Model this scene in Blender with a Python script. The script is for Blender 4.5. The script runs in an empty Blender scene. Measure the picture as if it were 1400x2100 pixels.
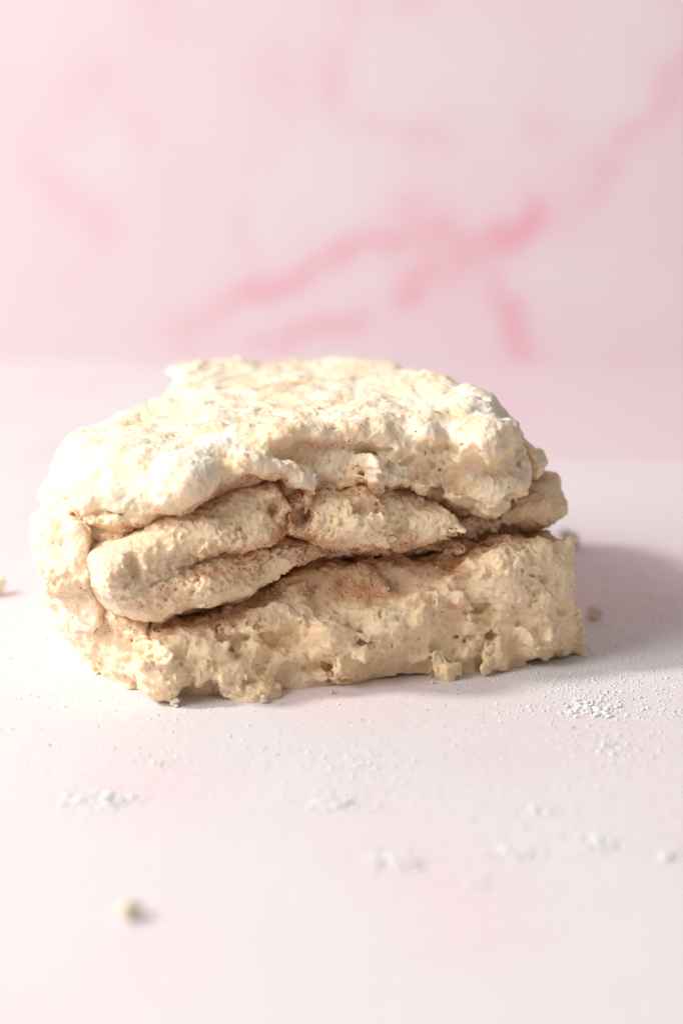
import bpy, math, time
import numpy as np
import openvdb

T0 = time.time()
rng = np.random.default_rng(7)
sc = bpy.context.scene
COL = sc.collection
CM = 0.01                                    # all shapes below are written in centimetres

# ------------------------------------------------------------------ camera
cam_data = bpy.data.cameras.new("camera")
cam = bpy.data.objects.new("camera", cam_data)
COL.objects.link(cam)
cam.location = (0.0, -40.3 * CM, 11.8 * CM)
cam.rotation_euler = (math.radians(90 - 12.5), 0, 0)
cam_data.sensor_fit = 'VERTICAL'
cam_data.sensor_height = 36.0
cam_data.sensor_width = 24.0
cam_data.lens = 100.0
cam_data.clip_start = 0.01
cam_data.clip_end = 20.0
cam_data.dof.use_dof = True
cam_data.dof.focus_distance = 42.5 * CM
cam_data.dof.aperture_fstop = 11.0
cam_data.dof.aperture_blades = 9
sc.camera = cam

# ------------------------------------------------------------------ light
world = bpy.data.worlds.new("World")
sc.world = world
world.use_nodes = True
bg = world.node_tree.nodes["Background"]
bg.inputs[0].default_value = (1.0, 0.975, 0.965, 1)
bg.inputs[1].default_value = 0.285

key_data = bpy.data.lights.new("key_lamp", 'AREA')
key_data.shape = 'DISK'
key_data.size = 0.075
key_data.energy = 5.0
key_data.color = (1.0, 0.985, 0.965)
key = bpy.data.objects.new("key_lamp", key_data)
COL.objects.link(key)
AZ, EL, KD = math.radians(10.0), math.radians(37.0), 0.78
kt = np.array([0.0, 0.03, 0.02])
kdir = np.array([-math.cos(AZ) * math.cos(EL), -math.sin(AZ) * math.cos(EL), math.sin(EL)])
key.location = tuple(kt + kdir * KD)
from mathutils import Vector
key.rotation_euler = Vector(tuple(-kdir)).to_track_quat('-Z', 'Y').to_euler()

soft_data = bpy.data.lights.new("soft_fill_lamp", 'AREA')  # added fill lamp out of view, brightens the biscuit's front; not a window
soft_data.shape = 'DISK'
soft_data.size = 0.55
soft_data.energy = 7.4
soft_data.color = (1.0, 0.97, 0.97)
soft = bpy.data.objects.new("soft_fill_lamp", soft_data)
COL.objects.link(soft)
soft.location = (-0.72, -0.48, 0.6)
soft.rotation_euler = Vector((0.72, 0.54, -0.57)).to_track_quat('-Z', 'Y').to_euler()

sc.view_settings.view_transform = 'Standard'
sc.view_settings.look = 'None'
sc.view_settings.exposure = 0.0
sc.view_settings.gamma = 1.0
sc.view_settings.use_curve_mapping = False
try:
    sc.cycles.use_denoising = True
    sc.cycles.max_bounces = 10
    sc.cycles.diffuse_bounces = 5
    sc.cycles.sample_clamp_indirect = 6.0
except Exception:
    pass

# ------------------------------------------------------------------ node helper
def new_mat(name):
    m = bpy.data.materials.new(name)
    m.use_nodes = True
    nt = m.node_tree
    nt.nodes.clear()
    out = nt.nodes.new("ShaderNodeOutputMaterial")
    b = nt.nodes.new("ShaderNodeBsdfPrincipled")
    nt.links.new(b.outputs[0], out.inputs[0])
    return m, nt, b

def node(nt, typ, **kw):
    n = nt.nodes.new(typ)
    for k, v in kw.items():
        setattr(n, k, v)
    return n

def noise_node(nt, vec, scale, detail=3, rough=0.55, dist=0.0):
    n = nt.nodes.new("ShaderNodeTexNoise")
    n.inputs["Scale"].default_value = scale
    n.inputs["Detail"].default_value = detail
    n.inputs["Roughness"].default_value = rough
    n.inputs["Distortion"].default_value = dist
    nt.links.new(vec, n.inputs["Vector"])
    return n.outputs["Fac"]

def ramp(nt, fac, a, b):
    n = nt.nodes.new("ShaderNodeMapRange")
    n.interpolation_type = 'SMOOTHSTEP'
    n.inputs["From Min"].default_value = a
    n.inputs["From Max"].default_value = b
    nt.links.new(fac, n.inputs["Value"])
    return n.outputs["Result"]

def mathn(nt, op, a, b):
    n = nt.nodes.new("ShaderNodeMath")
    n.operation = op
    for i, s in enumerate((a, b)):
        if isinstance(s, (int, float)):
            n.inputs[i].default_value = s
        else:
            nt.links.new(s, n.inputs[i])
    return n.outputs[0]

def mix(nt, fac, a, b):
    n = nt.nodes.new("ShaderNodeMix")
    n.data_type = 'RGBA'
    if isinstance(fac, (int, float)):
        n.inputs[0].default_value = fac
    else:
        nt.links.new(fac, n.inputs[0])
    for i, s in ((6, a), (7, b)):
        if isinstance(s, tuple):
            n.inputs[i].default_value = (*s, 1)
        else:
            nt.links.new(s, n.inputs[i])
    return n.outputs[2]

def attr(nt, name):
    n = nt.nodes.new("ShaderNodeAttribute")
    n.attribute_name = name
    return n.outputs["Fac"]

def bump(nt, b, height, strength, dist, prev=None):
    n = nt.nodes.new("ShaderNodeBump")
    n.inputs["Strength"].default_value = strength
    n.inputs["Distance"].default_value = dist
    nt.links.new(height, n.inputs["Height"])
    if prev is not None:
        nt.links.new(prev, n.inputs["Normal"])
    nt.links.new(n.outputs[0], b.inputs["Normal"])
    return n.outputs[0]

# ------------------------------------------------------------------ materials
def dough_material():
    m, nt, b = new_mat("raw_dough")
    co = node(nt, "ShaderNodeTexCoord").outputs["Object"]
    big = noise_node(nt, co, 90, 3)
    mid = noise_node(nt, co, 420, 4, 0.6)
    fine = noise_node(nt, co, 2600, 4, 0.65)
    cin, flo = attr(nt, "cinnamon"), attr(nt, "flour")
    c = mix(nt, ramp(nt, big, 0.35, 0.7), (0.95, 0.745, 0.51), (0.945, 0.725, 0.455))
    c = mix(nt, mathn(nt, 'MULTIPLY', ramp(nt, mid, 0.55, 0.75), 0.35), c, (0.95, 0.775, 0.565))
    cf = mathn(nt, 'MULTIPLY', cin, mathn(nt, 'ADD', 0.5, mathn(nt, 'MULTIPLY', ramp(nt, mid, 0.3, 0.7), 0.6)))
    c = mix(nt, mathn(nt, 'MINIMUM', cf, 1.0), c, (0.53, 0.235, 0.09))
    ff = mathn(nt, 'MULTIPLY', flo, ramp(nt, fine, 0.25, 0.6))
    c = mix(nt, ff, c, (0.90, 0.86, 0.775))
    nt.links.new(c, b.inputs["Base Color"])
    nt.links.new(mathn(nt, 'ADD', 0.4, mathn(nt, 'MULTIPLY', flo, 0.5)), b.inputs["Roughness"])
    b.inputs["Specular IOR Level"].default_value = 0.42
    b.inputs["Subsurface Weight"].default_value = 0.65
    b.inputs["Subsurface Radius"].default_value = (1.0, 0.55, 0.28)
    b.inputs["Subsurface Scale"].default_value = 0.0011
    p = bump(nt, b, mid, 0.4, 0.0007)
    bump(nt, b, fine, 0.7, 0.0003, p)
    return m

def print_material(name, white, pink, strong, dust=0.0, rough=0.55):
    """board printed with a soft pink marble; 'vein' and 'pale' are stored on the mesh"""
    m, nt, b = new_mat(name)
    co = node(nt, "ShaderNodeTexCoord").outputs["Object"]
    fine = noise_node(nt, co, 2200, 4, 0.7)
    mid = noise_node(nt, co, 500, 5, 0.65)
    c = mix(nt, attr(nt, "pale"), pink, white)
    c = mix(nt, attr(nt, "vein"), c, strong)
    if dust:
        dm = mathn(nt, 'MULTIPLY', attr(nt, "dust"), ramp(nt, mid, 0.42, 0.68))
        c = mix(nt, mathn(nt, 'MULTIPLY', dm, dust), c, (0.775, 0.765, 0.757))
        h = mathn(nt, 'ADD', mathn(nt, 'MULTIPLY', fine, 0.5), mid)
        bump(nt, b, h, 0.32, 0.0005)
    nt.links.new(c, b.inputs["Base Color"])
    b.inputs["Roughness"].default_value = rough
    b.inputs["Specular IOR Level"].default_value = 0.25
    return m

def simple_material(name, col, rough=0.8, sss=0.0, noise_amt=0.12, scale=900, spec=0.3):
    m, nt, b = new_mat(name)
    co = node(nt, "ShaderNodeTexCoord").outputs["Object"]
    n = noise_node(nt, co, scale, 3)
    d = tuple(max(0.0, x * (1 - noise_amt)) for x in col)
    c = mix(nt, ramp(nt, n, 0.3, 0.7), d, col)
    nt.links.new(c, b.inputs["Base Color"])
    b.inputs["Roughness"].default_value = rough
    b.inputs["Specular IOR Level"].default_value = spec
    if sss:
        b.inputs["Subsurface Weight"].default_value = sss
        b.inputs["Subsurface Radius"].default_value = (1.0, 0.7, 0.45)
        b.inputs["Subsurface Scale"].default_value = 0.001
    return m

MAT_DOUGH = dough_material()
MAT_WALL = print_material("printed_backdrop", (0.72, 0.665, 0.67), (0.735, 0.605, 0.625), (0.735, 0.33, 0.42))
MAT_REAR = print_material("printed_rear_board", (0.77, 0.73, 0.74), (0.76, 0.635, 0.66), (0.82, 0.52, 0.60))
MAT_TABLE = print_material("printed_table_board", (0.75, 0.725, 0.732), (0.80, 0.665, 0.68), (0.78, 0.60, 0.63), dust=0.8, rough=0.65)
MAT_FLOUR = simple_material("flour", (0.87, 0.845, 0.79), 0.95, 0.3, 0.05, 1500, 0.1)
MAT_CRUMB = simple_material("dough_crumb", (0.88, 0.78, 0.60), 0.7, 0.4, 0.12, 500)
MAT_CINN = simple_material("cinnamon", (0.25, 0.09, 0.032), 0.75, 0.0, 0.5, 3000, 0.2)
def sugar_material():
    m, nt, b = new_mat("sugar")
    b.inputs["Base Color"].default_value = (0.97, 0.92, 0.84, 1)
    b.inputs["Roughness"].default_value = 0.25
    b.inputs["Subsurface Weight"].default_value = 0.0
    return m
MAT_SUGAR = sugar_material()

# ------------------------------------------------------------------ mesh helpers
def mesh_from(name, verts_cm, faces, mat, smooth=True):
    """verts in cm; faces (n,3) or (n,4) int array"""
    faces = np.ascontiguousarray(faces, dtype=np.int32)
    k = faces.shape[1]
    me = bpy.data.meshes.new(name)
    me.vertices.add(len(verts_cm))
    me.vertices.foreach_set("co", np.ascontiguousarray(verts_cm * CM, dtype=np.float32).ravel())
    me.loops.add(faces.size)
    me.loops.foreach_set("vertex_index", faces.ravel())
    me.polygons.add(len(faces))
    me.polygons.foreach_set("loop_start", np.arange(0, faces.size, k, dtype=np.int32))
    if smooth:
        me.polygons.foreach_set("use_smooth", np.ones(len(faces), dtype=bool))
    me.update(calc_edges=True)
    me.validate()
    me.materials.append(mat)
    return me

def link(name, me, parent=None, **props):
    o = bpy.data.objects.new(name, me)
    COL.objects.link(o)
    if parent is not None:
        o.parent = parent
    for k, v in props.items():
        o[k] = v
    return o

def set_attr(me, name, vals):
    a = me.attributes.new(name, 'FLOAT', 'POINT')
    a.data.foreach_set("value", np.ascontiguousarray(vals, dtype=np.float32))

# ------------------------------------------------------------------ periodic noise volumes
NV = 96
def make_fft_noise(seed, wl=8.0):
    r = np.random.default_rng(seed).standard_normal((NV, NV, NV)).astype(np.float32)
    f = np.fft.rfftn(r)
    kx = np.fft.fftfreq(NV)[:, None, None]
    ky = np.fft.fftfreq(NV)[None, :, None]
    kz = np.fft.rfftfreq(NV)[None, None, :]
    k = np.sqrt(kx * kx + ky * ky + kz * kz) * wl
    f *= np.exp(-((k - 1.0) / 0.42) ** 2)
    v = np.fft.irfftn(f, s=(NV, NV, NV)).astype(np.float32)
    return np.ascontiguousarray(v / v.std() * 0.5)
def make_worley(seed, cells=12):
    r = np.random.default_rng(seed).random((cells, cells, cells, 3)).astype(np.float32)
    s = NV // cells
    g = (np.arange(NV, dtype=np.float32) + 0.5) / s
    f1 = np.full((NV,) * 3, 9, np.float32)
    f2 = f1.copy()
    ci = np.arange(NV) // s
    for dx in (-1, 0, 1):
        for dy in (-1, 0, 1):
            for dz in (-1, 0, 1):
                cx, cy, cz = ci + dx, ci + dy, ci + dz
                q = r[np.ix_(cx % cells, cy % cells, cz % cells)]
                d = ((q[..., 0] + cx[:, None, None] - g[:, None, None]) ** 2 +
                     (q[..., 1] + cy[None, :, None] - g[None, :, None]) ** 2 +
                     (q[..., 2] + cz[None, None, :] - g[None, None, :]) ** 2)
                f2 = np.minimum(f2, np.maximum(f1, d))
                f1 = np.minimum(f1, d)
    return np.sqrt(f1), np.sqrt(f2)
NA = make_fft_noise(1)
NB = make_fft_noise(2)
WF1, WF2 = make_worley(3)
def soften(a, n=2):
    for _ in range(n):
        for ax in range(3):
            a = (np.roll(a, 1, ax) + a * 2 + np.roll(a, -1, ax)) * 0.25
    return np.ascontiguousarray(a)
WD = soften(WF2 - WF1, 1)
WF1 = soften(WF1, 2)

def tri(vol, x, y, z, wrap=True):
    """trilinear lookup at float voxel coordinates"""
    x0 = np.floor(x).astype(np.int32); y0 = np.floor(y).astype(np.int32); z0 = np.floor(z).astype(np.int32)
    fx = (x - x0).astype(np.float32); fy = (y - y0).astype(np.float32); fz = (z - z0).astype(np.float32)
    nx, ny, nz = vol.shape
    if wrap:
        x0 %= nx; y0 %= ny; z0 %= nz
        x1 = (x0 + 1) % nx; y1 = (y0 + 1) % ny; z1 = (z0 + 1) % nz
    else:
        x0 = np.clip(x0, 0, nx - 2); y0 = np.clip(y0, 0, ny - 2); z0 = np.clip(z0, 0, nz - 2)
        x1, y1, z1 = x0 + 1, y0 + 1, z0 + 1
        fx = np.clip(fx, 0, 1); fy = np.clip(fy, 0, 1); fz = np.clip(fz, 0, 1)
    f = vol.ravel()
    a = x0 * (ny * nz); b = x1 * (ny * nz); c = y0 * nz; d = y1 * nz
    r00 = f[a + c + z0]; r00 = r00 + (f[a + c + z1] - r00) * fz
    r01 = f[a + d + z0]; r01 = r01 + (f[a + d + z1] - r01) * fz
    r10 = f[b + c + z0]; r10 = r10 + (f[b + c + z1] - r10) * fz
    r11 = f[b + d + z0]; r11 = r11 + (f[b + d + z1] - r11) * fz
    r0 = r00 + (r01 - r00) * fy
    r1 = r10 + (r11 - r10) * fy
    return r0 + (r1 - r0) * fx

def noi(u, v, z, wl, off=0.0, vol=None):
    s = 8.0 / wl
    return tri(NA if vol is None else vol, u * s + off * 3.1 + 5, v * s + off * 7.7 + 11, z * s + off * 1.9 + 3)

def soft_ridge(n, e):
    return 1 - (np.sqrt(n * n + e * e) - e * 0.6) * 1.6

def sstep(a, b, x):
    t = np.clip((x - a) / (b - a), 0, 1)
    return t * t * (3 - 2 * t)

# ------------------------------------------------------------------ biscuit frame
_a = math.atan2(2.25, 6.6)
EU = np.array([math.cos(_a), math.sin(_a), 0.0])
EW = np.array([-math.sin(_a), math.cos(_a), 0.0])
P0 = np.array([-2.9, 0.15, 0.0])
def to_world(u, v, z):
    return P0 + np.outer(u, EU) + np.outer(v, EW) + np.outer(z, (0, 0, 1.0))

def smax(a, b, k):
    h = np.clip(0.5 + 0.5 * (a - b) / k, 0, 1)
    return b + (a - b) * h + k * h * (1 - h)
def smin(a, b, k):
    return -smax(-a, -b, k)

def round_rect(u, v, u0, u1, v0, v1, rfl, rfr, rbl, rbr):
    """signed distance to a plan rectangle, each corner with its own radius (f front, b back)"""
    cu, cv = (u0 + u1) / 2, (v0 + v1) / 2
    hu, hv = (u1 - u0) / 2, (v1 - v0) / 2
    x, y = u - cu, v - cv
    r = np.where(y < 0, np.where(x < 0, rfl, rfr), np.where(x < 0, rbl, rbr)).astype(np.float32)
    qx, qy = np.abs(x) - hu + r, np.abs(y) - hv + r
    return np.minimum(np.maximum(qx, qy), 0) + np.sqrt(np.maximum(qx, 0) ** 2 + np.maximum(qy, 0) ** 2) - r

def slab(u, v, z, side, lo, hi, r):
    zc, hz = (lo + hi) / 2, (hi - lo) / 2
    dv = np.abs(z - zc) - hz
    a, b = side + r, dv + r
    return np.minimum(np.maximum(a, b), 0) + np.sqrt(np.maximum(a, 0) ** 2 + np.maximum(b, 0) ** 2) - r

def ell(u, v, z, c, r, ang=0.0):
    """ellipsoid distance; ang tilts it in the u-z plane (degrees)"""
    x, y, w = u - c[0], v - c[1], z - c[2]
    if ang:
        t = math.radians(ang); ct, st = math.cos(t), math.sin(t)
        x, w = x * ct + w * st, -x * st + w * ct
    q = np.sqrt((x / r[0]) ** 2 + (y / r[1]) ** 2 + (w / r[2]) ** 2)
    q2 = np.sqrt((x / r[0] ** 2) ** 2 + (y / r[1] ** 2) ** 2 + (w / r[2] ** 2) ** 2) + 1e-6
    return q * (q - 1) / q2

def apply_ops(d, u, v, z, ops):
    for sign, c, r, ang, k in ops:
        m = 1.25 * max(r) + 0.2
        w = np.nonzero((np.abs(u - c[0]) < m) & (np.abs(v - c[1]) < m) & (np.abs(z - c[2]) < m))
        e = ell(u[w], v[w], z[w], c, r, ang)
        d[w] = smin(d[w], e, k) if sign > 0 else smax(d[w], -e, k)
    return d

def torn_ops(seed, n, ur, vr, zr, size=1.0):
    """little caves, plates and nubs torn into a broken dough face"""
    r = np.random.default_rng(seed)
    out = []
    for _ in range(n):
        c = (r.uniform(*ur), r.uniform(*vr), r.uniform(*zr))
        t = r.random()
        a = r.uniform(-60, 60)
        if t < 0.45:
            out.append((-1, c, (size * r.uniform(0.08, 0.22), size * r.uniform(0.14, 0.28), size * r.uniform(0.07, 0.17)), a, 0.08))
        elif t < 0.75:
            out.append((1, c, (size * r.uniform(0.16, 0.34), size * r.uniform(0.09, 0.15), size * r.uniform(0.1, 0.2)), a, 0.12))
        else:
            out.append((1, c, (size * r.uniform(0.05, 0.1), size * r.uniform(0.14, 0.24), size * r.uniform(0.1, 0.26)), a * 0.5, 0.1))
    return out

I = np.interp
def chamfer(d, u, v, off):
    return smax(d, -0.74 * (u + 0.8) + 0.67 * (v - 3.2) - off, 0.5)
# ---- layers: each returns the smooth distance field in (u, v, z) cm
def top_layer(u, v, z):
    lo = I(u, [-1.04, -.31, .28, .8, 1.4, 2.0, 2.3, 2.76, 3.53, 4.07, 4.54, 5.02, 5.49, 5.81, 6.21],
           [2.35, 2.38, 2.58, 2.86, 3.0, 3.05, 2.86, 2.76, 2.86, 2.8, 2.6, 2.4, 2.28, 2.42, 2.75])
    lo = lo + (2.75 - lo) * sstep(0.6, 2.0, v)
    hf = I(u, [-1, 0, 1, 2, 3.2, 4.7, 6], [3.2, 3.62, 3.76, 3.88, 3.9, 3.98, 4.3])
    hb = I(u, [-1, .5, 1.5, 2.2, 3.4, 4.4, 5.8, 7], [3.1, 3.3, 3.4, 3.7, 3.78, 3.68, 3.72, 3.72])
    hi = hf + (hb - hf) * sstep(0.5, 7.4, v)
    top_in = 0.55 * sstep(2.8, 4.2, z)
    side = round_rect(u + 0.78 * np.maximum(z - 3.0, 0) * sstep(3, 6, u), v, -0.92, 6.72, -0.08, 7.55, 1.25, 1.15, 2.0, 1.3)
    side = chamfer(side, u, v, -0.08) + 0.35 * top_in * sstep(4.0, 0.0, u)
    d = slab(u, v, z, side, lo, hi, 0.42)
    return apply_ops(d, u, v, z, torn_ops(21, 22, (2.0, 6.0), (-0.12, 0.1), (2.6, 3.6), 0.85) + [
        (1, (2.2, 0.2, 3.82), (0.3, 0.26, 0.13), 12, 0.14), (1, (2.7, 0.22, 3.84), (0.3, 0.26, 0.13), -8, 0.14), (1, (3.25, 0.22, 3.84), (0.32, 0.28, 0.14), 6, 0.14), (1, (3.78, 0.2, 3.8), (0.26, 0.28, 0.15), 0, 0.14),
        (1, (4.42, 0.0, 3.7), (0.34, 0.3, 0.16), -16, 0.05), (1, (4.82, -0.08, 3.5), (0.26, 0.3, 0.22), -10, 0.05),
        (-1, (3.1, -0.3, 3.4), (1.35, 0.6, 0.34), -5, 0.1),     # torn hollow under the crust lip
        (-1, (4.55, -0.3, 3.1), (0.85, 0.5, 0.3), -22, 0.07),
        (1, (2.05, -0.12, 3.3), (0.75, 0.22, 0.2), -22, 0.08),       # flap that points right
        (-1, (1.85, -0.3, 2.98), (0.75, 0.45, 0.17), -4, 0.08),      # cinnamon hollow under the flap
        (1, (0.62, -0.15, 3.25), (0.55, 0.45, 0.42), 30, 0.2),       # floury bulge
        (1, (5.3, -0.12, 3.6), (0.5, 0.42, 0.36), 12, 0.12),         # right corner lump
        (1, (3.55, 0.05, 3.05), (0.14, 0.3, 0.42), 8, 0.06),         # hanging tongue
    ] + [q for q in torn_ops(22, 26, (2.2, 5.0), (0.2, 0.42), (2.95, 3.55), 0.8) if q[0] > 0] + [
        (-1, (-0.55, -0.05, 2.78), (0.42, 0.4, 0.07), 4, 0.06),      # crack on the left
        (-1, (6.28, 0.42, 3.1), (0.1, 0.25, 0.45), 14, 0.06),
        (1, (5.1, -0.16, 3.52), (0.42, 0.26, 0.26), 10, 0.08), (-1, (5.35, -0.35, 3.1), (0.5, 0.4, 0.18), -8, 0.08),          # notch on the right side
        (1, (2.9, 6.9, 3.62), (0.6, 0.5, 0.2), 0, 0.2),
        (-1, (1.3, 5.6, 3.7), (0.8, 0.7, 0.24), 0, 0.2),
    ])

def fold(u, v, z, us, ups, los, vc, hv, p=2.2):
    up, lo = I(u, us, ups) + 0.05, I(u, us, los) - 0.05
    zc, hz = (up + lo) / 2, np.maximum((up - lo) / 2, 0.03)
    vcn = I(u, us, vc) if isinstance(vc, (list, tuple)) else vc
    q = (np.abs((z - zc) / hz) ** p + np.abs((v - vcn) / hv) ** p) ** (1 / p)
    s = np.minimum(hz, 0.45)
    d = (q - 1) * s
    e = np.maximum(us[0] - u, u - us[-1])
    return smax(d, e, 0.12)

def upper_fold(u, v, z):
    d = fold(u, v, z, [-.72, -.5, -.05, .4, .77, 1.52, 2.0, 2.3], [2.12, 2.3, 2.46, 2.7, 2.92, 3.06, 3.12, 2.75],
             [1.72, 1.55, 1.5, 1.66, 1.93, 2.13, 2.24, 2.4], 0.93, 1.22, 3.4)
    return apply_ops(d, u, v, z, [
        (-1, (-0.2, -0.32, 2.12), (0.14, 0.22, 0.24), 20, 0.06),
        (-1, (1.95, -0.28, 2.75), (0.1, 0.2, 0.13), 30, 0.05),
        (-1, (2.45, -0.2, 2.62), (0.2, 0.35, 0.16), 10, 0.05),
    ])

def lower_fold(u, v, z):
    return fold(u, v, z, [-.7, -.44, -.04, .33, .93, 1.53, 1.99, 2.3, 2.56], [1.85, 1.98, 2.0, 2.02, 2.2, 2.28, 2.36, 2.3, 2.2],
                [1.74, 1.36, 1.2, 1.14, 1.24, 1.33, 1.52, 1.68, 1.8], [.85, .85, .85, .87, .93, .98, 1.02, 1.06, 1.1], 1.2, 2.4)

def right_fold(u, v, z):
    d = fold(u, v, z, [2.1, 2.42, 3.03, 3.65, 4.35, 4.82, 4.93], [2.72, 2.94, 3.03, 2.96, 2.74, 2.44, 2.3],
             [2.33, 2.2, 2.06, 1.9, 1.92, 2.14, 2.24], [.86, .84, .82, .84, .92, 1.12, 1.2], 1.2, 2.6)
    return apply_ops(d, u, v, z, [
        (-1, (2.4, -0.25, 2.6), (0.14, 0.3, 0.14), 10, 0.05),
        (-1, (3.4, -0.28, 2.68), (0.35, 0.14, 0.12), -8, 0.08),
        (1, (4.35, -0.1, 2.2), (0.2, 0.14, 0.16), 40, 0.08),
    ])

def inner_fold(u, v, z):
    return fold(u, v, z, [2.3, 2.6, 3.2, 3.7, 4.35, 4.85, 5.0], [2.25, 2.3, 2.25, 2.2, 2.15, 2.1, 2.0],
                [1.75, 1.68, 1.66, 1.68, 1.72, 1.74, 1.85], 1.35, 1.15, 2.4)

def side_fold(u, v, z):
    d = fold(u, v, z, [4.6, 4.9, 5.3, 5.94, 6.5, 6.9, 7.05], [2.2, 2.4, 2.5, 2.56, 2.68, 2.7, 2.45],
             [1.72, 1.76, 1.8, 1.83, 1.8, 1.86, 2.0], [2.0, 2.0, 1.95, 1.9, 2.0, 2.3, 2.4], 1.5, 2.4)
    return apply_ops(d, u, v, z, [
        (1, (6.25, 0.75, 2.28), (0.4, 0.4, 0.26), 0, 0.12),
        (1, (6.85, 1.4, 2.45), (0.16, 0.5, 0.36), -14, 0.08),
    ])

def core_layer(u, v, z):
    side = chamfer(round_rect(u, v + 0.45 * sstep(0.4, -0.3, u), -0.8, 6.7, 0.75, 7.4, 0.9, 0.8, 2.0, 1.2), u, v, 0.0)
    d = slab(u, v, z, side, 1.2 + 0 * u, 3.0 + 0 * u, 0.3)
    return apply_ops(d, u, v, z, [
        (1, (-0.78, 0.75, 1.95), (0.2, 0.5, 0.65), 6, 0.12),         # torn column at the left end
        (1, (-0.9, 0.9, 1.7), (0.28, 0.5, 0.4), 20, 0.12), (1, (-0.66, 0.9, 1.25), (0.26, 0.7, 0.4), 0, 0.15),
        (-1, (-1.0, 2.0, 2.2), (0.3, 0.35, 0.3), 0, 0.1),
        (1, (-0.85, 2.6, 1.9), (0.25, 0.6, 0.5), 0, 0.15),
    ])

def bottom_layer(u, v, z):
    hout = I(u, [-1.1, -.46, .2, 1.1, 1.93, 2.6, 3.46, 4.4, 5.02, 5.34, 5.98, 6.54], [1.7, 1.16, .98, 1.08, 1.28, 1.1, 1.24, 1.5, 1.78, 1.93, 1.9, 1.95])
    hin = I(u, [-1.1, -.37, .34, 1.02, 2.08, 2.7, 3.63, 4.74, 5.22, 6.02, 6.6], [1.75, 1.32, 1.08, 1.17, 1.45, 1.74, 1.76, 1.8, 1.92, 1.97, 1.9])
    hi = hout + (hin - hout) * sstep(-0.2, 0.35, v)
    hi = hi + (1.75 - hi) * sstep(1.0, 2.5, v)
    shift = I(z, [0, .7, 1.4, 2.0], [0.5, 0.2, -0.06, -0.08])          # left foot tucked in
    shr = I(z, [0, 1.0, 2.0], [0.13, -0.1, -0.34])
    x = np.where(u < 3, u - shift, u - shr)
    vv_ = v - 0.2 * sstep(0.5, 0.0, z) * sstep(1.5, 0.5, v)            # foot set back under the front face
    side = chamfer(round_rect(x, vv_, -0.84, 7.05, -0.38, 7.5, 1.7, 0.6, 2.0, 1.2), x, v, 0.05)
    d = slab(u, v, z, side, -0.35 + 0 * u, hi, 0.2)
    d = apply_ops(d, u, v, z, [
        (1, (0.16, -0.3, 0.44), (0.38, 0.24, 0.42), -24, 0.2),        # torn chunk at the front left corner
        (-1, (-0.42, -0.1, 0.75), (0.22, 0.4, 0.3), 20, 0.08),       # fibrous pocket
        (-1, (1.83, -0.45, 0.62), (0.22, 0.34, 0.2), 20, 0.04), (-1, (1.7, -0.4, 0.38), (0.16, 0.3, 0.09), 10, 0.04), (-1, (1.95, -0.36, 0.82), (0.26, 0.2, 0.12), 60, 0.04),
        (-1, (4.89, -0.46, 0.52), (0.12, 0.26, 0.1), 30, 0.04), (-1, (5.13, -0.46, 0.36), (0.08, 0.26, 0.13), -20, 0.04), (1, (4.55, -0.42, 0.3), (0.2, 0.14, 0.28), 24, 0.05),
        (-1, (2.78, -0.46, 0.26), (0.26, 0.26, 0.09), 6, 0.04), (-1, (3.4, -0.46, 0.2), (0.3, 0.26, 0.09), -6, 0.04), (-1, (4.0, -0.46, 0.14), (0.3, 0.26, 0.09), -4, 0.04),
        (1, (1.2, -0.4, 0.86), (0.6, 0.12, 0.09), 12, 0.04), (-1, (1.1, -0.5, 0.66), (0.6, 0.2, 0.05), 12, 0.04), (-1, (-0.2, -0.2, 0.85), (0.07, 0.3, 0.2), 10, 0.04),
        (1, (5.38, -0.34, 1.62), (0.16, 0.16, 0.3), -8, 0.05), (1, (5.75, -0.34, 1.25), (0.2, 0.16, 0.3), 12, 0.05), (-1, (5.55, -0.42, 1.3), (0.05, 0.2, 0.25), 4, 0.04), (-1, (6.2, -0.42, 1.2), (0.06, 0.22, 0.2), -10, 0.04),       # cave
        (-1, (1.05, -0.5, 0.02), (0.7, 0.35, 0.26), 22, 0.08),       # undercut
        (-1, (3.0, -0.56, 0.1), (1.1, 0.28, 0.2), 4, 0.1),
        (-1, (2.85, -0.3, 1.32), (0.42, 0.3, 0.18), -4, 0.08),       # hollow in the cinnamon ledge
        (-1, (4.75, -0.5, 0.55), (0.16, 0.25, 0.28), -10, 0.06),
        (-1, (5.3, -0.46, 0.12), (0.45, 0.32, 0.2), 0, 0.08),
        (1, (2.8, -0.4, 0.8), (0.46, 0.16, 0.3), -20, 0.05), (1, (3.1, -0.44, 0.55), (0.24, 0.12, 0.16), -30, 0.04),        # smooth plate
        (1, (5.5, -0.3, 1.5), (0.5, 0.25, 0.4), 10, 0.15),
        (1, (6.8, 0.3, 1.62), (0.12, 0.25, 0.27), 0, 0.08),
        (1, (1.55, -0.46, 0.02), (0.4, 0.2, 0.1), 0, 0.06),            # upright flake on the right
    ])
    d = apply_ops(d, u, v, z, torn_ops(11, 34, (0.7, 6.8), (-0.42, -0.28), (0.05, 1.35)) + torn_ops(12, 12, (-0.5, -0.2), (0.2, 3.0), (0.3, 1.5)))
    return smax(d, -z, 0.02)

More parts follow.
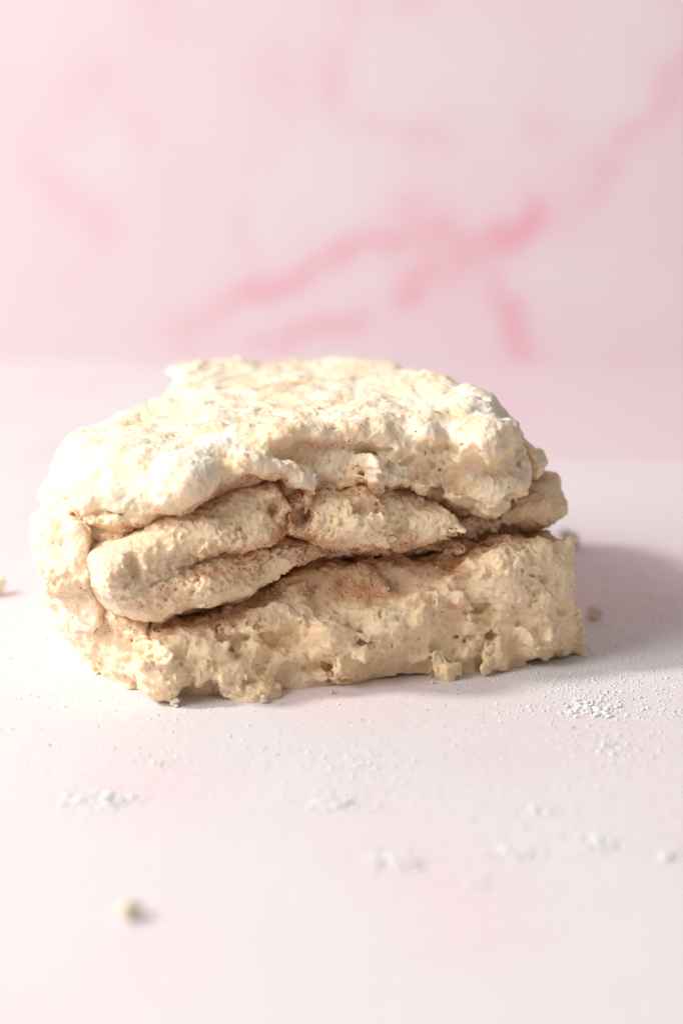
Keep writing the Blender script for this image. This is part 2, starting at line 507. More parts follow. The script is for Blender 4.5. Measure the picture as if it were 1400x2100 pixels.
H = 0.05
LAYERS = {
    # name: function, bounds (u0,u1,v0,v1,z0,z1), torn amount, label
    'top_layer': (top_layer, (-1.6, 7.2, -0.8, 8.0, 1.9, 4.6), 0.55, None),
    'upper_fold': (upper_fold, (-1.1, 2.8, -0.7, 2.6, 1.1, 3.5), 0.2, "smooth rounded dough fold under the left of the top layer"),
    'lower_fold': (lower_fold, (-1.1, 3.0, -0.8, 2.7, 0.8, 2.7), 0.14, "cinnamon streaked dough fold just above the left ledge"),
    'right_fold': (right_fold, (1.7, 5.4, -0.7, 2.8, 1.6, 3.3), 0.25, "leaf shaped dough fold pointing right"),
    'inner_fold': (inner_fold, (1.9, 5.4, -0.3, 2.9, 1.3, 2.6), 0.3, "thin shaded dough fold set back in the middle"),
    'side_fold': (side_fold, (4.2, 7.4, -0.1, 4.0, 1.3, 3.2), 0.3, "lumpy dough fold sticking out at the right side"),
    'core_layer': (core_layer, (-1.7, 7.1, 0.0, 7.8, 0.9, 3.3), 0.8, "torn dough wall between the layers at the left end"),
    'bottom_layer': (bottom_layer, (-1.7, 7.7, -1.1, 7.9, -0.2, 2.4), 1.0, None),
}

def upsample(a):
    for ax in range(3):
        n = a.shape[ax]
        sh = list(a.shape); sh[ax] = 2 * n - 1
        o = np.empty(sh, np.float32)
        s0 = [slice(None)] * 3; s1 = [slice(None)] * 3
        s0[ax] = slice(0, None, 2); s1[ax] = slice(1, None, 2)
        o[tuple(s0)] = a
        lo = [slice(None)] * 3; hi = [slice(None)] * 3
        lo[ax] = slice(0, n - 1); hi[ax] = slice(1, n)
        o[tuple(s1)] = (a[tuple(lo)] + a[tuple(hi)]) * 0.5
        a = o
    return a

def torn_weight(name, u, v, z, base):
    t = np.full(u.shape, base, np.float32)
    if name == 'top_layer':
        # floury skin on top and round the left corner, torn crumb on the front between the folds
        front = sstep(0.85, 0.45, v) * sstep(1.6, 2.5, u) * sstep(3.72, 3.5, z)
        left = sstep(0.2, -0.6, u) * sstep(2.95, 2.6, z)
        t = 0.12 + 0.88 * np.clip(front + 0.7 * left + 0.5 * sstep(5.9, 6.2, u) * sstep(3.6, 3.2, z), 0, 1)
    return t

def build_field(name, si):
    fn, (u0, u1, v0, v1, z0, z1), base, _ = LAYERS[name]
    gu, gv, gz = (np.arange(a, b, H, dtype=np.float32) for a, b in ((u0, u1), (v0, v1), (z0, z1)))
    U, V, Z = np.meshgrid(gu, gv, gz, indexing='ij')
    shp = U.shape
    o = si * 2.37
    lowf = name not in ('top_layer',)
    k = 0.45 if 'fold' in name else (0.6 if name == 'top_layer' else 1.0)
    wu = k * (0.10 * noi(U, V, Z, 1.3, o) + 0.05 * noi(U, V, Z, 0.55, o + 1))
    wv = k * (0.10 * noi(U, V, Z, 1.3, o + 2) + 0.05 * noi(U, V, Z, 0.55, o + 3))
    wz = k * (0.06 * noi(U, V, Z, 1.1, o + 4) + 0.06 * noi(U, V, Z, 0.5, o + 5))
    d = fn(U + wu, V + wv, Z + wz).astype(np.float32)
    d -= 0.055 * noi(U, V, Z, 1.5, o + 6) + 0.03 * k * noi(U, V, Z, 0.75, o + 7)
    d = upsample(d.reshape(shp))
    h = H / 2
    idx = np.nonzero(np.abs(d) < 0.17)
    u = (u0 + idx[0] * h).astype(np.float32); v = (v0 + idx[1] * h).astype(np.float32); z = (z0 + idx[2] * h).astype(np.float32)
    t = torn_weight(name, u, v, z, base)
    # faces pressed against other layers deep inside stay plain
    deep = np.minimum(np.minimum(v + 0.3, 7.6 - v), np.minimum(u + 1.0, 7.0 - u))
    inside = sstep(1.8, 1.2, deep)
    if name == 'top_layer':
        inside = np.maximum(inside, sstep(3.0, 3.2, z))
    if name == 'bottom_layer':
        inside = inside * sstep(0.0, 0.08, z)
    # domain warp for the small features
    q = 0.05
    w1 = noi(u, v, z, 0.4, o + 8); w2 = noi(u, v, z, 0.4, o + 9, NB)
    uu, vv, zz = u + q * w1, v + q * w2, z + q * (w1 - w2) * 0.6
    s = 8 / 0.52
    f1 = tri(WF1, uu * s + o, vv * s + o, zz * s * 1.15 + o)
    fd = tri(WD, uu * s + o, vv * s + o, zz * s * 1.15 + o)
    s2 = 8 / 0.26
    f1b = tri(WF1, uu * s2 + 2 * o, vv * s2, zz * s2 + o)
    amask = sstep(-0.1, 0.5, noi(u, v, z, 1.1, o + 10))
    amask2 = sstep(-0.2, 0.4, noi(u, v, z, 0.9, o + 11, NB))
    s3 = 8 / 0.135
    f1c = tri(WF1, uu * s3 + 3 * o, vv * s3 + o, zz * s3)
    lumps = (0.55 - f1) * 0.06 + (0.55 - f1b) * 0.03 * (0.35 + 0.65 * amask) + (0.55 - f1c) * 0.018 * (0.3 + 0.7 * amask2)
    curd = (0.55 - f1) * 0.07 + (0.55 - f1b) * 0.10 * (0.4 + 0.6 * amask2) + (0.55 - f1c) * 0.038 * (0.4 + 0.6 * amask)
    crease = -0.045 * np.exp(-(fd / 0.07) ** 2) * amask2
    cw = 1 - np.abs(noi(uu, vv, zz, 0.9, o + 19)) / 0.07                     # thin meandering cracks
    crease -= 0.05 * np.clip(cw, 0, 1) * sstep(0.0, 0.5, noi(u, v, z, 1.3, o + 20, NB))
    ra = soft_ridge(noi(uu, vv, zz * 0.8, 0.62, o + 12), 0.1)
    rb = soft_ridge(noi(uu * 0.7, vv, zz * 1.1, 0.3, o + 13, NB), 0.07)
    rc = soft_ridge(noi(uu, vv, zz * 0.6, 0.15, o + 14), 0.1)
    tilt = zz + 0.25 * uu
    fl = soft_ridge(noi(uu * 0.35, vv * 0.7, tilt * 1.3, 0.26, o + 21, NB), 0.1)    # flaky lamination
    fi = soft_ridge(noi(uu * 1.2, vv, zz * 0.3, 0.17, o + 22), 0.1)                 # stretched fibres
    fm = sstep(-0.2, 0.4, noi(u, v, z, 1.0, o + 23))
    ridg = (curd + 0.05 * (ra - 0.55) + 0.045 * (rb - 0.55) * (0.4 + 0.6 * np.clip(ra, 0, 1)) + 0.022 * (rc - 0.5)
            + 0.025 * (fl - 0.5) * fm + 0.025 * (fi - 0.5) * (1 - fm))
    pb = tri(WF1, uu * s2 * 0.8 + 5 * o, vv * s2 * 0.8, zz * s2 + 2 * o)
    pits = -0.10 * sstep(0.42, 0.15, pb) * sstep(0.1, 0.5, noi(u, v, z, 0.8, o + 30)) - 0.05 * sstep(0.45, 0.2, pb) * amask2
    soft = 0.022 * noi(u, v, z, 0.45, o + 15) + 0.014 * noi(u, v, z, 0.2, o + 16, NB)
    fine = 0.008 * noi(u, v, z, 0.11, o + 17) * (1 + t) + 0.009 * noi(u, v, z, 0.07, o + 18, NB)
    if 'fold' in name:
        pits = pits * 0.3
        soft = soft * 0.7
    disp = (1 - t) * (lumps * 0.75 + crease) * (0.3 if 'fold' in name else 0.8) + t * (ridg + pits) * (0.6 if 'fold' in name else 0.82) + soft + fine
    disp = np.clip(disp * inside, -0.155, 0.155)
    d[idx] -= disp.astype(np.float32)
    return d, (u0, v0, z0), h

fields = {}
for i, nm in enumerate(LAYERS):
    fields[nm] = build_field(nm, i + 1)
print("fields", round(time.time() - T0, 1))

def field_at(nm, u, v, z):
    d, (u0, v0, z0), h = fields[nm]
    x, y, w = (u - u0) / h, (v - v0) / h, (z - z0) / h
    r = tri(d, x, y, w, wrap=False)
    n = d.shape
    out = (x < 0) | (y < 0) | (w < 0) | (x > n[0] - 1) | (y > n[1] - 1) | (w > n[2] - 1)
    return np.where(out, 1.0, r)

biscuit = link("cinnamon_biscuit", None)
biscuit["label"] = "raw layered biscuit of pale torn dough with cinnamon between its folds"
biscuit["category"] = "biscuit"
bc = to_world(np.array([3.0]), np.array([3.0]), np.array([0.0]))[0]
biscuit.location = tuple(bc * CM)

# places where cinnamon sugar lies open on the dough: centre, radii, strength
CINN_SPOTS = [
    ((1.75, -0.1, 3.14), (0.5, 0.5, 0.18), 0.85), ((1.95, -0.1, 3.26), (0.28, 0.4, 0.12), 0.65),
    ((3.2, -0.05, 1.48), (1.0, 0.5, 0.3), 0.75), ((2.55, 0.0, 1.6), (0.35, 0.4, 0.2), 0.7), ((4.4, -0.05, 1.65), (0.8, 0.5, 0.2), 0.7),
    ((1.0, -0.1, 1.14), (0.9, 0.35, 0.14), 0.65), ((5.6, 0.1, 1.9), (0.7, 0.5, 0.16), 0.65),
    ((-0.6, 0.4, 1.85), (0.22, 0.5, 0.55), 0.5), ((4.75, -0.3, 1.12), (0.3, 0.3, 0.07), 0.5), ((1.4, -0.1, 1.85), (0.6, 0.4, 0.22), 0.35),
    ((3.4, 0.0, 2.92), (0.7, 0.4, 0.1), 0.55), ((4.5, -0.1, 2.62), (0.35, 0.4, 0.12), 0.55), ((4.75, -0.1, 3.5), (0.25, 0.3, 0.1), 0.4),
    ((3.0, 0.1, 3.62), (0.7, 0.5, 0.12), 0.32), ((4.0, 0.0, 2.82), (0.3, 0.4, 0.12), 0.35), ((6.2, 0.6, 1.95), (0.4, 0.5, 0.12), 0.6),
    ((3.0, 0.2, 1.9), (0.8, 0.4, 0.15), 0.3), ((6.7, 1.6, 2.7), (0.25, 0.5, 0.2), 0.6), ((6.3, 2.0, 2.75), (0.3, 0.6, 0.2), 0.5),
    ((6.2, -0.3, 0.35), (0.2, 0.3, 0.12), 0.3),
]
FLOUR_SPOTS = [((0.6, 0.0, 3.4), (0.7, 0.6, 0.4), 0.9), ((5.55, 0.3, 3.95), (0.5, 0.8, 0.35), 1.0), ((1.2, 0.2, 3.75), (0.5, 0.5, 0.2), 0.9),
               ((2.5, -0.2, 3.2), (0.35, 0.3, 0.14), 0.8), ((4.6, 1.5, 3.9), (0.8, 0.7, 0.2), 0.7), ((2.4, 0.6, 3.9), (0.6, 0.5, 0.15), 0.6),
               ((0.6, -0.2, 1.95), (0.5, 0.3, 0.25), 0.45), ((6.1, 0.1, 1.45), (0.25, 0.3, 0.4), 0.4), ((2.9, -0.4, 1.25), (0.3, 0.3, 0.12), 0.4)]

tot_cinn, tot_sugar = [], []
rot = np.stack([EU, EW, np.array([0, 0, 1.0])])
ntri = 0
for i, nm in enumerate(LAYERS):
    d, (u0, v0, z0), h = fields[nm]
    g = openvdb.FloatGrid(0.3)
    g.copyFromArray(np.ascontiguousarray(np.clip(d, -0.3, 0.3)))
    pts, quads = g.convertToQuads(isovalue=0.0)
    pts = np.asarray(pts, np.float32); quads = np.asarray(quads)
    L = pts * h + np.array([u0, v0, z0], np.float32)
    # drop loose islands far smaller than the layer (they would float)
    lab = np.arange(len(L))
    for _ in range(400):
        mn = lab[quads].min(axis=1)
        new = lab.copy()
        for k in range(4):
            np.minimum.at(new, quads[:, k], mn)
        new = new[new]
        if np.array_equal(new, lab):
            break
        lab = new
    cnt = np.bincount(lab, minlength=len(L))
    main = cnt.argmax()
    keepv = lab == main
    quads = quads[keepv[quads[:, 0]]]
    used = np.zeros(len(L), bool); used[quads.ravel()] = True
    remap = np.cumsum(used) - 1
    L = L[used]; quads = remap[quads]
    u, v, z = L[:, 0], L[:, 1], L[:, 2]
    W = to_world(u, v, z) - bc
    # orientation: quads must face outwards
    a, b, c = W[quads[:, 0]], W[quads[:, 1]], W[quads[:, 2]]
    fn_ = np.cross(b - a, W[quads[:, 3]] - a) + np.cross(c - b, W[quads[:, 3]] - b) * 0
    fn_ = np.cross(W[quads[:, 2]] - a, W[quads[:, 3]] - b)
    cen = L[quads].mean(axis=1)
    fl = (fn_ @ rot.T)
    fl /= np.linalg.norm(fl, axis=1, keepdims=True) + 1e-12
    probe = slice(0, None, max(1, len(cen) // 3000))
    s_out = field_at(nm, *(cen[probe] + fl[probe] * 0.03).T) - field_at(nm, *(cen[probe] - fl[probe] * 0.03).T)
    if np.median(s_out) < 0:
        quads = quads[:, ::-1]
        fl = -fl
    N = np.zeros_like(L)
    for k in range(4):
        np.add.at(N, quads[:, k], fl)
    N /= np.linalg.norm(N, axis=1, keepdims=True) + 1e-9
    # masks
    near = np.full(len(L), 9.0, np.float32)
    for other in LAYERS:
        if other != nm:
            for st in (0.05, 0.14):
                near = np.minimum(near, field_at(other, u + N[:, 0] * st, v + N[:, 1] * st, z + N[:, 2] * st))
    n1 = noi(u, v, z, 0.5, i + 0.3); n2 = noi(u, v, z, 0.17, i + 0.6, NB)
    cin = 0.9 * sstep(0.22, 0.0, near + 0.06 * n1) * sstep(4.2, 3.0, z)
    if nm in ('upper_fold', 'lower_fold'):
        cin *= 0.15 + 0.85 * np.maximum(sstep(-0.1, 0.9, u), sstep(0.2, 0.6, v))
    if nm == 'core_layer':
        cin *= sstep(-1.0, -0.6, u)
    cin *= sstep(-0.9, 0.1, u) * 0.85 + 0.15
    for c_, r_, s_ in CINN_SPOTS:
        q = np.sqrt(((u - c_[0]) / r_[0]) ** 2 + ((v - c_[1]) / r_[1]) ** 2 + ((z - c_[2]) / r_[2]) ** 2)
        cin = np.maximum(cin, 1.2 * s_ * sstep(1.25, 0.35, q + 0.25 * n1 + 0.12 * n2))
    cin = np.clip(cin + (0.01 if nm == 'top_layer' else 0.05), 0, 1)
    flo = np.zeros(len(L), np.float32)
    for c_, r_, s_ in FLOUR_SPOTS:
        q = np.sqrt(((u - c_[0]) / r_[0]) ** 2 + ((v - c_[1]) / r_[1]) ** 2 + ((z - c_[2]) / r_[2]) ** 2)
        flo = np.maximum(flo, s_ * sstep(1.3, 0.5, q + 0.3 * n1))
    if nm == 'top_layer':
        flo = np.maximum(flo, 0.6 * sstep(-0.5, 0.35, N[:, 2] + 0.35 * sstep(0.5, -0.5, u)) * sstep(-0.7, 0.4, noi(u, v, z, 0.8, 4.4)))
    else:
        flo = np.maximum(flo, 0.1 * sstep(0.0, 0.6, noi(u, v, z, 0.8, 4.4)) + 0.3 * sstep(0.2, -0.8, u))
    flo *= 1 - 0.9 * cin
    me = mesh_from(nm, W, quads, MAT_DOUGH)
    set_attr(me, "cinnamon", cin)
    set_attr(me, "flour", flo)
    props = {}
    if LAYERS[nm][3]:
        props["label"] = LAYERS[nm][3]
    name = {'upper_fold': 'dough_fold', 'lower_fold': 'dough_fold', 'right_fold': 'dough_fold', 'inner_fold': 'dough_fold',
            'side_fold': 'dough_fold', 'core_layer': 'torn_side'}.get(nm, nm)
    link(name, me, biscuit, **props)
    ntri += 2 * len(quads)
    # candidates for grains: only surface that is open to the air
    openv = near > 0.0
    den = openv * ((0.012 if nm == 'bottom_layer' else 0.03) + cin * 1.0) * sstep(5.5, 0.5, v)
    tot_cinn.append((W[openv], N[openv] @ rot, den[openv]))
    tot_sugar.append((W[openv], N[openv] @ rot, (den * (cin > 0.3))[openv]))
print("layers", round(time.time() - T0, 1), "tris", ntri)

# ------------------------------------------------------------------ grains
ico_v = np.array([(0, 0, 1), (1, 0, 0), (0, 1, 0), (-1, 0, 0), (0, -1, 0), (0, 0, -1)], float)
ico_f = np.array([(0, 1, 2), (0, 2, 3), (0, 3, 4), (0, 4, 1), (5, 2, 1), (5, 3, 2), (5, 4, 3), (5, 1, 4)])
cube_v = np.array([(x, y, z) for x in (-1, 1) for y in (-1, 1) for z in (-1, 1)], float)
cube_f = np.array([(0, 1, 3), (0, 3, 2), (4, 6, 7), (4, 7, 5), (0, 4, 5), (0, 5, 1), (2, 3, 7), (2, 7, 6), (0, 2, 6), (0, 6, 4), (1, 5, 7), (1, 7, 3)])

def rand_rot(n):
    q = rng.standard_normal((n, 4)); q /= np.linalg.norm(q, axis=1, keepdims=True)
    w, x, y, z = q.T
    return np.stack([np.stack([1 - 2 * (y * y + z * z), 2 * (x * y - z * w), 2 * (x * z + y * w)], -1),
                     np.stack([2 * (x * y + z * w), 1 - 2 * (x * x + z * z), 2 * (y * z - x * w)], -1),
                     np.stack([2 * (x * z - y * w), 2 * (y * z + x * w), 1 - 2 * (x * x + y * y)], -1)], 1)

def grains(centres, sizes, base_v, base_f, stretch=0.5, jitter=0.25):
    n = len(centres)
    sc_ = sizes[:, None] * (1 + stretch * rng.uniform(-1, 1.4, (n, 3)))
    V = base_v[None] * (1 + jitter * rng.uniform(-1, 1, (n, len(base_v), 1))) * sc_[:, None, :]
    V = np.einsum('nij,nkj->nki', rand_rot(n), V) + centres[:, None, :]
    Fc = base_f[None] + (np.arange(n) * len(base_v))[:, None, None]
    return V.reshape(-1, 3), Fc.reshape(-1, 3)

def pick(pool, n):
    P = np.concatenate([a for a, _, _ in pool]); Nn = np.concatenate([b for _, b, _ in pool]); D = np.concatenate([c for _, _, c in pool])
    k = rng.choice(len(P), n, p=D / D.sum())
    return P[k], Nn[k]

P, Nn = pick(tot_cinn, 11000)
sz = 0.0035 + 0.0075 * rng.random(len(P)) ** 3.0
V, Fc = grains(P + Nn * sz[:, None] * 0.3, sz, ico_v, ico_f, 0.5)
link("cinnamon_speck", mesh_from("cinnamon_speck", V, Fc, MAT_CINN, False), biscuit, kind="stuff")
P, Nn = pick(tot_sugar, 170)
sz = 0.006 + 0.006 * rng.random(len(P))
V, Fc = grains(P + Nn * sz[:, None] * 0.3, sz, cube_v, cube_f, 0.2, 0.1)
link("sugar_grain", mesh_from("sugar_grain", V, Fc, MAT_SUGAR, False), biscuit, kind="stuff")

# ------------------------------------------------------------------ boards
def capsules(x, y, strokes, warp=0.0):
    out = np.zeros(x.shape)
    if warp:
        z0 = np.zeros_like(x)
        x = x + warp * noi(x, y, z0, 1.6, 3.3); y = y + warp * noi(x, y, z0, 1.6, 8.1, NB)
    for pts, w, s in strokes:
        best = np.full(x.shape, 1e9)
        for (ax, ay), (bx, by) in zip(pts[:-1], pts[1:]):
            dx, dy = bx - ax, by - ay
            t = np.clip(((x - ax) * dx + (y - ay) * dy) / (dx * dx + dy * dy), 0, 1)
            best = np.minimum(best, np.hypot(x - ax - t * dx, y - ay - t * dy))
        out = np.maximum(out, s * np.exp(-(best / w) ** 2))
    return out

def board(name, x0, x1, y0, y1, step, thick, place):
    """a printed board: dense top sheet, closed by side and back faces; place maps (x,y,h) to world cm"""
    nx, ny = int((x1 - x0) / step) + 1, int((y1 - y0) / step) + 1
    gx, gy = np.linspace(x0, x1, nx), np.linspace(y0, y1, ny)
    X, Y = np.meshgrid(gx, gy, indexing='ij')
    top = place(X.ravel(), Y.ravel(), np.zeros(nx * ny))
    idx = np.arange(nx * ny).reshape(nx, ny)
    q = np.stack([idx[:-1, :-1], idx[1:, :-1], idx[1:, 1:], idx[:-1, 1:]], -1).reshape(-1, 4)
    cor = place(np.array([x0, x1, x1, x0]), np.array([y0, y0, y1, y1]), np.full(4, -thick))
    cor_t = place(np.array([x0, x1, x1, x0]), np.array([y0, y0, y1, y1]), np.zeros(4))
    n0 = nx * ny
    extra = np.array([(n0 + 3, n0 + 2, n0 + 1, n0)] + [(n0 + 4 + k, n0 + k, n0 + (k + 1) % 4, n0 + 4 + (k + 1) % 4) for k in range(4)])
    return np.concatenate([top, cor, cor_t]), np.concatenate([q, extra]), X.ravel(), Y.ravel()

WY = 30.53
# (x, z) in cm on the upright board
PX = lambda pts: [((x - 700) * 0.01214 + 0.0, (740 - y) * 0.01272) for x, y in pts]
WALL_VEINS = [
    (PX([(450, 640), (540, 600), (600, 580), (680, 535), (730, 510), (790, 480), (860, 465)]), 0.30, 0.75),
    (PX([(810, 480), (880, 475), (950, 500), (1000, 500), (1070, 470), (1100, 430)]), 0.5, 0.62),
    (PX([(840, 610), (870, 580), (920, 545), (980, 515), (1070, 475)]), 0.45, 0.72),
    (PX([(530, 720), (600, 695), (660, 672), (740, 655)]), 0.26, 0.7),
    (PX([(1005, 550), (1030, 600), (1060, 640), (1080, 690), (1078, 740)]), 0.3, 0.8),
    (PX([(690, 110), (680, 180), (710, 240), (760, 270), (830, 285), (920, 300)]), 0.33, 0.34),
    (PX([(720, 40), (740, 60)]), 0.4, 0.28), (PX([(840, 60), (870, 10), (880, -60)]), 0.3, 0.28),
    (PX([(1175, 470), (1200, 400), (1230, 340), (1290, 290), (1340, 250), (1400, 140), (1450, 20)]), 0.42, 0.42),
    (PX([(150, 230), (190, 195), (220, 190)]), 0.5, 0.3), (PX([(70, 350), (110, 390), (160, 430), (210, 470)]), 0.42, 0.3),
    (PX([(500, 460), (510, 540), (560, 590)]), 0.3, 0.25), (PX([(310, -20), (340, 30)]), 0.4, 0.2), (PX([(280, 260), (275, 300)]), 0.35, 0.2),
    (PX([(380, 680), (450, 640)]), 0.5, 0.35), (PX([(1100, 280), (1110, 300)]), 0.4, 0.2), (PX([(540, 160), (570, 200)]), 0.5, 0.15),
    ([(-14, 3), (-11, 6), (-9.5, 10)], 0.5, 0.4), ([(10.5, 2), (13, 5), (14, 11)], 0.5, 0.4), ([(-6, 14), (0, 16), (6, 13)], 0.5, 0.4),
]
WALL_PALE = [
    (PX([(200, 330), (205, 350)]), 0.8, 1.0), (PX([(560, 470), (640, 400), (700, 340)]), 1.1, 0.95), (PX([(760, 190), (900, 180), (1050, 200)]), 1.3, 0.9),
    (PX([(1240, 60), (1220, 220)]), 1.3, 0.9), (PX([(1120, 560), (1250, 560)]), 1.3, 0.7), (PX([(430, 230), (450, 260)]), 1.0, 0.3), (PX([(60, 60), (220, 60)]), 1.0, 0.4),
    (PX([(1330, 620), (1400, 560)]), 1.2, 0.6), ([(12, 2), (13, 9)], 2.0, 0.7), ([(-12, 9), (-10, 12)], 2.0, 0.7),
]
V, Fc, X, Z = board("wall", -45, 45, 0, 40, 0.3, 0.6, lambda x, y, h: np.stack([x, WY - h, y], -1))
me = mesh_from("backdrop_board", V, Fc, MAT_WALL, False)
pad = np.zeros(8)
z0 = np.zeros_like(X)
set_attr(me, "vein", np.concatenate([np.clip(capsules(X, Z, WALL_VEINS, 0.3) * (0.85 + 0.4 * noi(X, Z, z0, 1.0, 2.2)) + 0.06 * np.maximum(0, noi(X, Z, z0, 3.0, 5.5)), 0, 1), pad]))
set_attr(me, "pale", np.concatenate([np.clip(0.65 * capsules(X, Z, WALL_PALE, 0.5) + 0.12 * noi(X, Z, z0, 2.2, 9.5), 0, 1), pad]))
o = link("backdrop_board", me, None, label="upright pink marbled backdrop board standing blurred behind the biscuit", category="backdrop")

V, Fc, X, Y = board("rear", -45, 45, 17.95, WY, 0.3, 0.4, lambda x, y, h: np.stack([x, y, h - 0.0], -1))
me = mesh_from("rear_board", V, Fc, MAT_REAR, False)
z0 = np.zeros_like(X)
set_attr(me, "vein", np.concatenate([np.clip(0.25 * sstep(0, 0.8, noi(X, Y, z0, 3.5, 1.5)) , 0, 1), pad]))
set_attr(me, "pale", np.concatenate([np.clip(0.95 - 0.95 * sstep(-2.0, 3.0, X + 0.8 * noi(X, Y, z0, 4.0, 6.5)), 0, 1), pad]))
link("rear_surface", me, None, kind="structure")

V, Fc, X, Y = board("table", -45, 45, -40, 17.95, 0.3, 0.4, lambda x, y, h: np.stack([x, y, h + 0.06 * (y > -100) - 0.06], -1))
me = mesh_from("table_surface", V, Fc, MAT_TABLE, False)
z0 = np.zeros_like(X)
set_attr(me, "vein", np.concatenate([np.clip(0.22 * sstep(0.3, 0.9, noi(X, Y, z0, 4.5, 1.1)), 0, 1), pad]))
bare_shade_tint = sstep(0.0, 2.5, X) * sstep(2.4, 5.0, Y) * sstep(12.5, 9.0, Y)  # less floured patch that also puts the biscuit shadow's pink tint into the print
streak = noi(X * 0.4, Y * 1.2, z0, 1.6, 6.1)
set_attr(me, "pale", np.concatenate([np.clip(0.68 + 0.4 * noi(X, Y * 0.5, z0, 3.2, 7.7) - bare_shade_tint * (0.75 + 0.5 * streak), 0, 1), pad]))
set_attr(me, "dust", np.concatenate([np.clip(0.45 + 0.5 * noi(X, Y, z0, 2.4, 2.7) + 0.3 * sstep(0, 4, X) - 0.9 * bare_shade_tint, 0, 1), pad]))
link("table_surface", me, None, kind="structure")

# ------------------------------------------------------------------ flour and crumbs on the table
def blob_mesh(n_u=10, n_v=7):
    vs, fs = [(0, 0, 1)], []
    for j in range(1, n_v):
        t = math.pi * j / n_v
        for k in range(n_u):
            p = 2 * math.pi * k / n_u
            vs.append((math.sin(t) * math.cos(p), math.sin(t) * math.sin(p), math.cos(t)))
    vs.append((0, 0, -1))
    for k in range(n_u):
        fs.append((0, 1 + k, 1 + (k + 1) % n_u))
        fs.append((len(vs) - 1, len(vs) - 1 - n_u + (k + 1) % n_u, len(vs) - 1 - n_u + k))
    for j in range(n_v - 2):
        for k in range(n_u):
            a, b = 1 + j * n_u + k, 1 + j * n_u + (k + 1) % n_u
            fs += [(a, a + n_u, b + n_u), (a, b + n_u, b)]
    return np.array(vs, float), np.array(fs)
BV, BF = blob_mesh()

def rough_blobs(cent, size, flat=0.42):
    vs, fs = [], []
    for k, (c, s) in enumerate(zip(cent, size)):
        Vb = BV * s
        R = rand_rot(1)[0]
        Vb = (Vb * rng.uniform(0.75, 1.25, 3)) @ R.T
        nn = noi(Vb[:, 0] + c[0] * 5, Vb[:, 1] + c[1] * 5, Vb[:, 2] + k, s * 1.3, k * 0.7)
        Vb = Vb * (1 + 0.32 * nn)[:, None]
        Vb[:, 2] *= flat
        vs.append(Vb + c); fs.append(BF + k * len(BV))
    return np.concatenate(vs), np.concatenate(fs)

def flour_clump(x, y, rx, ry, n, smax_, label, mat=MAT_FLOUR, name="flour_clump", group="flour clumps scattered on the board", cat="flour clump"):
    o = None
    n = int(n * 3.2); smax_ *= 0.72
    c = rng.standard_normal((n, 2)) * (0.35 + 0.65 * rng.random((n, 1))) * np.array([rx, ry]) * 0.75
    s = smax_ * (0.2 + 0.8 * rng.random(n) ** 3) * np.exp(-0.5 * np.hypot(c[:, 0] / rx, c[:, 1] / ry))
    cz = s * 0.35
    V, Fc = rough_blobs(np.column_stack([c, cz]), s)
    V[:, 2] = np.maximum(V[:, 2], 0.0)
    o = link(name, mesh_from(name, V, Fc, mat), None, label=label, category=cat)
    o.location = (x * CM, y * CM, 0.0005 * CM)
    if group:
        o["group"] = group
    return o

flour_clump(3.67, -0.39, 0.42, 0.42, 110, 0.085, "largest yellowish white flour heap, right of the biscuit's front corner")
flour_clump(3.71, -2.5, 0.35, 0.9, 40, 0.055, "thin trail of flour bits running forward from the largest heap")
flour_clump(-3.14, -4.57, 0.5, 0.45, 34, 0.11, "white flour clump at the left, in front of the biscuit's left corner")
flour_clump(-2.5, -3.0, 0.22, 0.3, 12, 0.06, "small faint flour speck cluster nearest the biscuit on the left")
flour_clump(-0.06, -4.77, 0.45, 0.4, 34, 0.1, "blurred white flour clump in the middle, in front of the biscuit")
flour_clump(0.3, -3.2, 0.7, 0.8, 36, 0.055, "loose spread of small flour lumps just in front of the biscuit's middle")
flour_clump(0.63, -6.96, 0.42, 0.5, 30, 0.12, "widest blurred flour clump in the foreground, right of the middle")
flour_clump(2.0, -6.7, 0.42, 0.3, 20, 0.1, "blurred pair of flour lumps in the right foreground")
flour_clump(1.68, -7.75, 0.2, 0.2, 9, 0.1, "small blurred flour dot, nearest of those in the right foreground")
flour_clump(3.19, -6.32, 0.4, 0.35, 20, 0.1, "soft flour clump in the right foreground, left of the one at the frame edge")
flour_clump(4.05, -6.8, 0.3, 0.3, 14, 0.1, "flour clump cut by the right edge of the photo")
flour_clump(2.6, -5.0, 0.6, 0.5, 22, 0.065, "faint scattered flour lumps behind the right foreground clumps")
flour_clump(5.0, -0.7, 0.3, 0.4, 30, 0.055, "small flour heap near the right edge beside the largest heap")

def crumb(x, y, s, n, label, mat=MAT_CRUMB, z=0.0):
    c = rng.standard_normal((n, 3)) * s * 0.5
    c[0] = 0
    sz = s * (0.45 + 0.55 * rng.random(n)); sz[0] = s
    V, Fc = rough_blobs(c, sz, 0.85)
    V[:, 2] -= V[:, 2].min()
    o = link("dough_crumb", mesh_from("dough_crumb", V, Fc, mat), None, label=label, category="crumb", group="dough crumbs lying round the biscuit")
    o.location = (x * CM, y * CM, (z + 0.0005) * CM)
    return o
crumb(-2.47, -8.98, 0.14, 1, "single blurred round crumb alone in the left foreground")
crumb(-5.8, 6.4, 0.09, 14, "yellowish blurred crumb at the left edge behind the biscuit")
crumb(4.11, 4.81, 0.09, 6, "pale crumb lying in the biscuit's shadow at the right")
crumb(4.15, 9.9, 0.12, 7, "bright blurred crumb behind the biscuit at the far edge of its shadow")
crumb(-2.45, -0.24, 0.055, 6, "flat crumb under the torn chunk at the biscuit's front left")

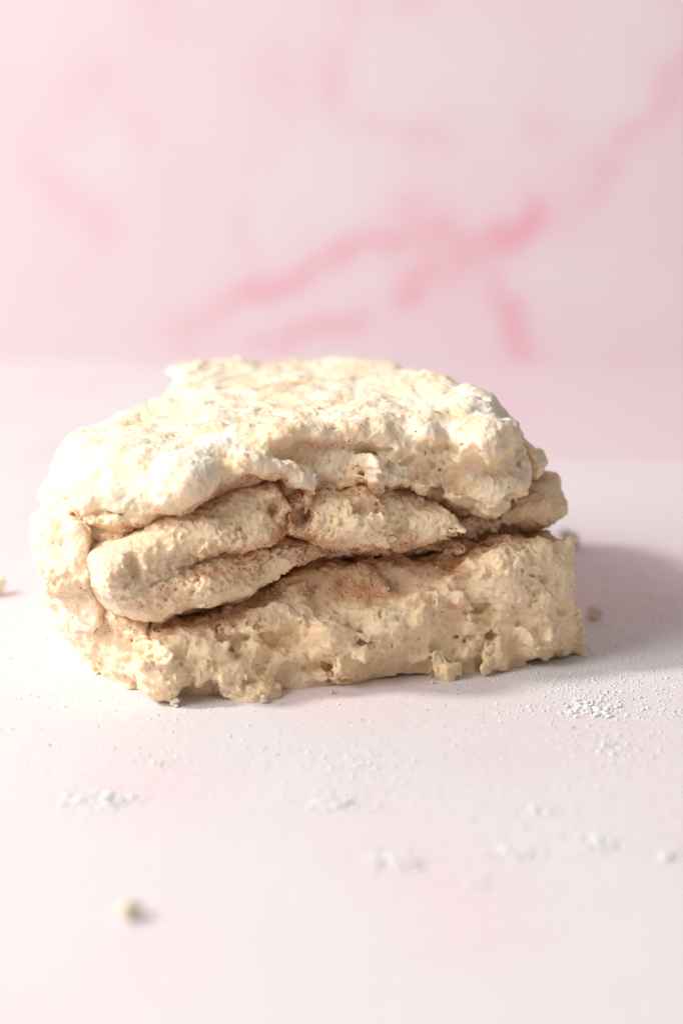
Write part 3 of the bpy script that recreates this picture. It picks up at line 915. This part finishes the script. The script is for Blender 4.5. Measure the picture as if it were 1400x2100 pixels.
for cu, cv_, cs, lb in ((1.6, -0.78, 0.045, "tiny dough crumb at the foot of the biscuit, left of the middle"),
                        (2.7, -0.62, 0.03, "tiny dough crumb at the foot of the biscuit's front, near the middle"),
                        (4.3, -0.6, 0.03, "tiny dough crumb at the foot of the biscuit, right of the middle")):
    pw = to_world(np.array([cu]), np.array([cv_]), np.array([0.0]))[0]
    crumb(pw[0], pw[1], cs, 5, lb)

# loose dusting: fine flour grains over the board near the biscuit
n = 70000
gx = rng.uniform(-7, 8, n); gy = rng.uniform(-9, 9, n)
den = 0.10 + 0.5 * sstep(0.1, 0.9, noi(gx, gy, 0 * gx, 1.2, 3.9)) + 0.3 * sstep(0.2, 0.9, noi(gx, gy, 0 * gx, 0.4, 1.9, NB))
den *= 0.35 + 0.65 * sstep(1.0, 4.0, gx)
den += 0.55 * np.exp(-((gx - 4.2) / 1.5) ** 2 - ((gy - 1.2) / 1.6) ** 2)
keep = rng.random(n) < den
gx, gy = gx[keep], gy[keep]
cl = [(3.67, -0.39, 0.55, 900), (3.9, 0.9, 0.7, 900), (3.71, -2.2, 0.6, 420), (-3.14, -4.57, 0.5, 420), (-2.5, -3.0, 0.4, 160), (-0.06, -4.7, 0.6, 480), (0.3, -3.2, 0.8, 480),
      (0.63, -6.9, 0.6, 420), (2.0, -6.6, 0.6, 360), (3.19, -6.3, 0.55, 360), (4.05, -6.7, 0.4, 240), (2.6, -5.0, 0.8, 420), (5.0, -0.6, 0.5, 420), (4.6, 2.6, 0.5, 360), (-1.2, -2.6, 0.5, 160)]
gx = np.concatenate([gx] + [cx + r_ * rng.standard_normal(k_) * 0.8 for cx, cy, r_, k_ in cl])
gy = np.concatenate([gy] + [cy + r_ * rng.standard_normal(k_) * 0.8 for cx, cy, r_, k_ in cl])
sz = 0.0055 + 0.02 * rng.random(len(gx)) ** 6
V, Fc = grains(np.column_stack([gx, gy, sz * 0.3]), sz, ico_v, ico_f, 0.3)
link("flour_dust", mesh_from("flour_dust", V, Fc, MAT_FLOUR, True), None, kind="stuff", label="fine flour dusting over the pale pink board", category="flour")
n = 90
gx = rng.uniform(-5.5, 5.5, n); gy = rng.normal(0.4, 1.2, n)
sz = 0.005 + 0.008 * rng.random(n) ** 2
V, Fc = grains(np.column_stack([gx, gy, sz * 0.4]), sz, ico_v, ico_f, 0.5)
link("spice_dust", mesh_from("spice_dust", V, Fc, MAT_CINN, False), None, kind="stuff", label="tiny cinnamon specks fallen on the board round the biscuit", category="cinnamon")
print("done", round(time.time() - T0, 1))
